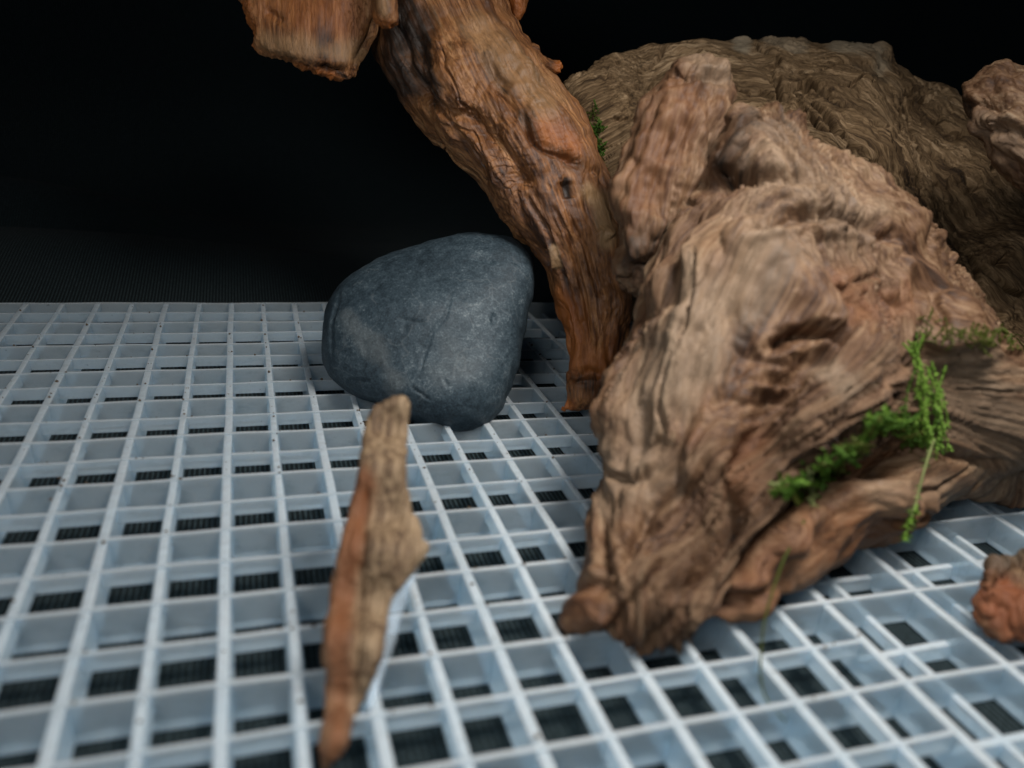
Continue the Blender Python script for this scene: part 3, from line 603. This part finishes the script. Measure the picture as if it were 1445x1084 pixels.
# clear strip stuck along the splinter --------------------------------------------------
def ribbon(name, pts, wid, thick, mat, parent=None, n=40):
    C, T, N, B, t = tube_frames(pts, n); V = []; F = []
    for i in range(n):
        side = np.cross(T[i], fw); side /= np.linalg.norm(side); nn = np.cross(side, T[i])
        ww = np.interp(i/(n-1), np.linspace(0, 1, len(wid)), wid)
        for (a, b) in ((-1, -1), (1, -1), (1, 1), (-1, 1)): V.append(C[i]+side*a*ww/2+nn*b*thick/2)
    for i in range(n-1):
        for j in range(4): F.append((i*4+j, i*4+(j+1) % 4, i*4+4+(j+1) % 4, i*4+4+j))
    F += [(3, 2, 1, 0), tuple(n*4-4+j for j in range(4))]
    return link(name, mesh(name, np.array(V)*S, F, True), mat, parent)
def clear_mat():
    b = NT('clear_plastic'); p = b.n('ShaderNodeBsdfPrincipled'); b.set(p, Base_Color=(.75, .85, .92, 1), Roughness=.2)
    tp = b.n('ShaderNodeBsdfTransparent'); tp.inputs[0].default_value = (.9, .95, 1, 1)
    m = b.n('ShaderNodeMixShader'); m.inputs[0].default_value = .78; b.l(p.outputs[0], m.inputs[1]); b.l(tp.outputs[0], m.inputs[2])
    return b.finish(m.outputs[0])
strip = ribbon('clear_plastic_strip', [W(x, y, z) for x, y, z in ((600, 764, 6.25), (588, 790, 6.2), (572, 822, 6.1), (558, 862, 6.0), (548, 905, 5.85), (536, 950, 5.7), (520, 1000, 5.5))], (.03, .09, .11, .10, .06, .04), .02, clear_mat())
tag(strip, 'narrow clear plastic strip along the right side of the wood splinter', 'plastic strip')

# ------------------------------------------------------------------ moss
from mathutils.bvhtree import BVHTree
bpy.context.view_layer.update()
def tree_of(o):
    me = o.data; co = get_co(me); fs = np.empty(len(me.loops), np.int32); me.loops.foreach_get('vertex_index', fs)
    return BVHTree.FromPolygons(co.tolist(), fs.reshape(-1, 4).tolist())
TR = [tree_of(o) for o in (fl, log_b, root)]
def hit(px, py, default, only=None):
    d = pxyz(px, py, 1.0) @ ROT; dn = np.linalg.norm(d); best = None
    for k, t in enumerate(TR):
        if only is not None and k != only: continue
        h = t.ray_cast(Vector(CAM*S), Vector(d/dn))
        if h[0] is not None and (best is None or h[3] < best): best = h[3]
    return default if best is None else best/S/dn
def moss_mat(name, c0, c1):
    b = NT(name); g = b.n('ShaderNodeNewGeometry'); n = b.noise(b.scalevec(g.outputs['Position'], (50, 50, 50)), 6, 3)
    c = b.mix(n, c0, c1)
    p = b.n('ShaderNodeBsdfPrincipled'); b.set(p, Base_Color=c, Roughness=.65); p.inputs['Specular IOR Level'].default_value = .25; p.inputs['Subsurface Weight'].default_value = 0
    t = b.n('ShaderNodeBsdfTranslucent'); b.l(c, t.inputs[0])
    m = b.n('ShaderNodeMixShader'); m.inputs[0].default_value = .4; b.l(p.outputs[0], m.inputs[1]); b.l(t.outputs[0], m.inputs[2])
    return b.finish(m.outputs[0])
m_moss = moss_mat('moss_green', (.035, .10, .012), (.13, .24, .03)); m_bright = moss_mat('moss_bright', (.10, .22, .02), (.27, .42, .07)); m_pale = moss_mat('moss_pale', (.22, .24, .09), (.36, .42, .16)); m_olive = moss_mat('moss_olive', (.06, .075, .012), (.13, .15, .025))
rs = np.random.RandomState(3)
def strand(name, pts, leaf, dens, mat, parent, stem=.012, n=None):
    pts = np.asarray(pts, float); L = np.linalg.norm(np.diff(pts, axis=0), axis=1).sum(); n = n or max(8, int(L/.04))
    C, T, N, B, t = tube_frames(pts, n); V = []; F = []
    for i in range(n):
        r = stem*(1-.5*i/n)
        for j in range(4):
            a = j*math.pi/2; V.append(C[i]+(N[i]*math.cos(a)+B[i]*math.sin(a))*r)
    for i in range(n-1):
        for j in range(4): F.append((i*4+j, i*4+(j+1) % 4, i*4+4+(j+1) % 4, i*4+4+j))
    for k in range(int(L*dens)):
        i = rs.randint(0, n-1); f = rs.rand(); c = C[i]*(1-f)+C[i+1]*f; a = k*2.4+rs.rand()*.6
        out = N[i]*math.cos(a)+B[i]*math.sin(a); d = out*.8+T[i]*(.55+.3*rs.rand())+rs.normal(size=3)*.12; d /= np.linalg.norm(d)
        l = leaf*(.6+.7*rs.rand()); sd_ = np.cross(d, T[i]); sd_ /= max(np.linalg.norm(sd_), 1e-6); b0 = len(V)
        bend = T[i]*l*.12
        V += [c, c+d*l*.45+sd_*l*.24+bend, c+d*l-bend, c+d*l*.45-sd_*l*.24+bend]; F.append((b0, b0+1, b0+2, b0+3))
    return link(name, mesh(name, np.array(V)*S, F, True), mat, parent)
def on_log(path, lift, default, only=0):
    return [W(x, y, hit(x, y, default, only)-lift) for x, y in path]
def jitter(path, j): return [(x+rs.normal()*j, y+rs.normal()*j) for x, y in path]

cl = empty('moss_clump', W(1220, 660, 7.6)); tag(cl, 'tangled dark green moss tucked into the crevice of the foreground stump', 'moss')
def put(o, root_e):
    o.parent = root_e; o.matrix_parent_inverse = Matrix.Translation(-root_e.location); return o
spine = [(1095, 690), (1130, 685), (1165, 665), (1200, 640), (1225, 610), (1250, 590), (1275, 600), (1300, 625), (1325, 632)]
for k in range(110):
    i = rs.randint(0, len(spine)-2); f = rs.rand(); a = np.array(spine[i])*(1-f)+np.array(spine[i+1])*f
    ang = rs.normal()*.7+(-.5 if rs.rand() < .7 else 2.6); ln = 22+rs.rand()*34
    p = [tuple(a+np.array([math.cos(ang), math.sin(ang)])*ln*q+np.array([-math.sin(ang), math.cos(ang)])*6*math.sin(q*3) + rs.normal(size=2)*2) for q in (-.5, -.15, .2, .5)]
    put(strand('strand', on_log(p, .01+.26*rs.rand()**2, 7.7), .04, 110, (m_moss, m_moss, m_moss, m_olive, m_moss, m_bright)[rs.randint(6)], None, .006), cl)
for p in ([(1085, 682), (1105, 686), (1130, 692)], [(1140, 660), (1143, 690), (1150, 715)]): put(strand('strand', on_log(p, .12, 7.5), .06, 60, m_pale, None), cl)

bs = empty('moss_sprig', W(1300, 560, 7.6)); tag(bs, 'bright green moss sprig hanging down over the stump crevice', 'moss')
for k in range(6):
    p = jitter([(1288, 484), (1296, 515), (1300, 550), (1296, 590), (1305, 630)], 9); put(strand('strand', on_log(p, .10+.05*rs.rand(), 7.6), .045, 85, m_bright if rs.rand() < .7 else m_moss, None, .009), bs)
for k in range(6):
    p = jitter([(1310, 520), (1316, 560), (1318, 600), (1321, 640)], 9); put(strand('strand', on_log(p, .12+.06*rs.rand(), 7.6), .045, 85, m_bright if rs.rand() < .7 else m_moss, None, .009), bs)
q0 = on_log([(1318, 620)], .14, 7.5)[0]
tail = [q0]+[W(x, y, z) for x, y, z in ((1305, 660, 7.45), (1297, 690, 7.4), (1292, 715, 7.35), (1280, 742, 7.3), (1276, 760, 7.28))]
put(strand('strand', tail, .06, 26, m_pale, None, .014), bs); put(strand('strand', [W(1294, 712, 7.36), W(1284, 735, 7.3), W(1276, 762, 7.26)], .075, 110, m_bright, None, .016), bs)

pm = empty('moss_patch', W(1385, 480, 8.4)); tag(pm, 'olive moss patch on the right shoulder of the foreground stump', 'moss')
for k in range(60):
    a = np.array([1300+rs.rand()*150, 0]); a[1] = 470+(a[0]-1340)*.12+rs.normal()*9
    ang = rs.rand()*6.3; ln = 10+rs.rand()*16
    p = [tuple(a+np.array([math.cos(ang), math.sin(ang)])*ln*q) for q in (-.5, 0, .5)]
    z = hit(a[0], a[1], 9.0); put(strand('strand', [W(x, y, min(hit(x, y, z), z+.2)-.02-.06*rs.rand()) for x, y in p], .035, 60, m_olive, None, .007), pm)
rm = empty('moss_wisp', W(843, 195, 11.6)); tag(rm, 'wisp of dark green moss where the slanting root meets the back log', 'moss')
for k in range(26):
    f = rs.rand(); a = np.array([836+f*14+rs.normal()*3, 150+f*85]); ang = 1.3+rs.normal()*.7; ln = 12+rs.rand()*14
    p = [tuple(a+np.array([math.cos(ang), math.sin(ang)])*ln*q) for q in (-.5, 0, .5)]
    z = hit(a[0], a[1], 11.6, 1); put(strand('strand', [W(x, y, z-.04-.1*rs.rand()) for x, y in p], .055, 60, m_olive if rs.rand() < .5 else m_moss, None), rm)
g1 = ground(1108, 1018, -.05); zg = float((g1-CAM) @ fw)
th = [W(1135, 735, 6.9), W(1105, 790, 6.62), W(1088, 840, 6.5), W(1077, 880, 6.42), W(1074, 920, 6.34), W(1072, 955, 6.25), W(1078, 985, 6.15), W(1108, 1018, max(5.75, zg))]
o = strand('moss_thread', th, .04, 4, m_olive, None, .012); tag(o, 'thin pale olive moss thread dangling from the stump onto the grid', 'moss')

# ------------------------------------------------------------------ crumbs of dirt lying on the bars
def crumbs():
    r = np.random.RandomState(11); V = []; F = []
    base = np.array([(1, 0, 0), (-1, 0, 0), (0, 1, 0), (0, -1, 0), (0, 0, 1), (0, 0, -1)], float)
    tri = [(0, 2, 4), (2, 1, 4), (1, 3, 4), (3, 0, 4), (2, 0, 5), (1, 2, 5), (3, 1, 5), (0, 3, 5)]
    for k in range(700):
        x = r.uniform(-4, 8); y = r.uniform(-2, 8)
        if r.rand() < .6: x = round(x*2)/2+r.normal()*.012
        else: y = round(y*2)/2+r.normal()*.012
        if x > 5: continue
        sz = .006+.016*r.rand()**3; b0 = len(V)
        for v in base: V.append(np.array([x, y, sz*.4])+v*sz*(.6+.8*r.rand(3)))
        F += [tuple(b0+i for i in t) for t in tri]
    b = NT('crumb_dirt'); g = b.n('ShaderNodeNewGeometry'); n = b.noise(b.scalevec(g.outputs['Position'], (50, 50, 50)), 3, 2)
    p = b.n('ShaderNodeBsdfPrincipled'); b.set(p, Base_Color=b.mix(n, (.035, .025, .016), (.16, .10, .05)), Roughness=.9)
    o = link('dirt_crumbs', mesh('dirt_crumbs', np.array(V)*S, F, False), b.finish(p.outputs[0])); tag(o, 'tiny dark crumbs of dirt scattered over the plastic bars', 'dirt', kind='stuff')
crumbs()
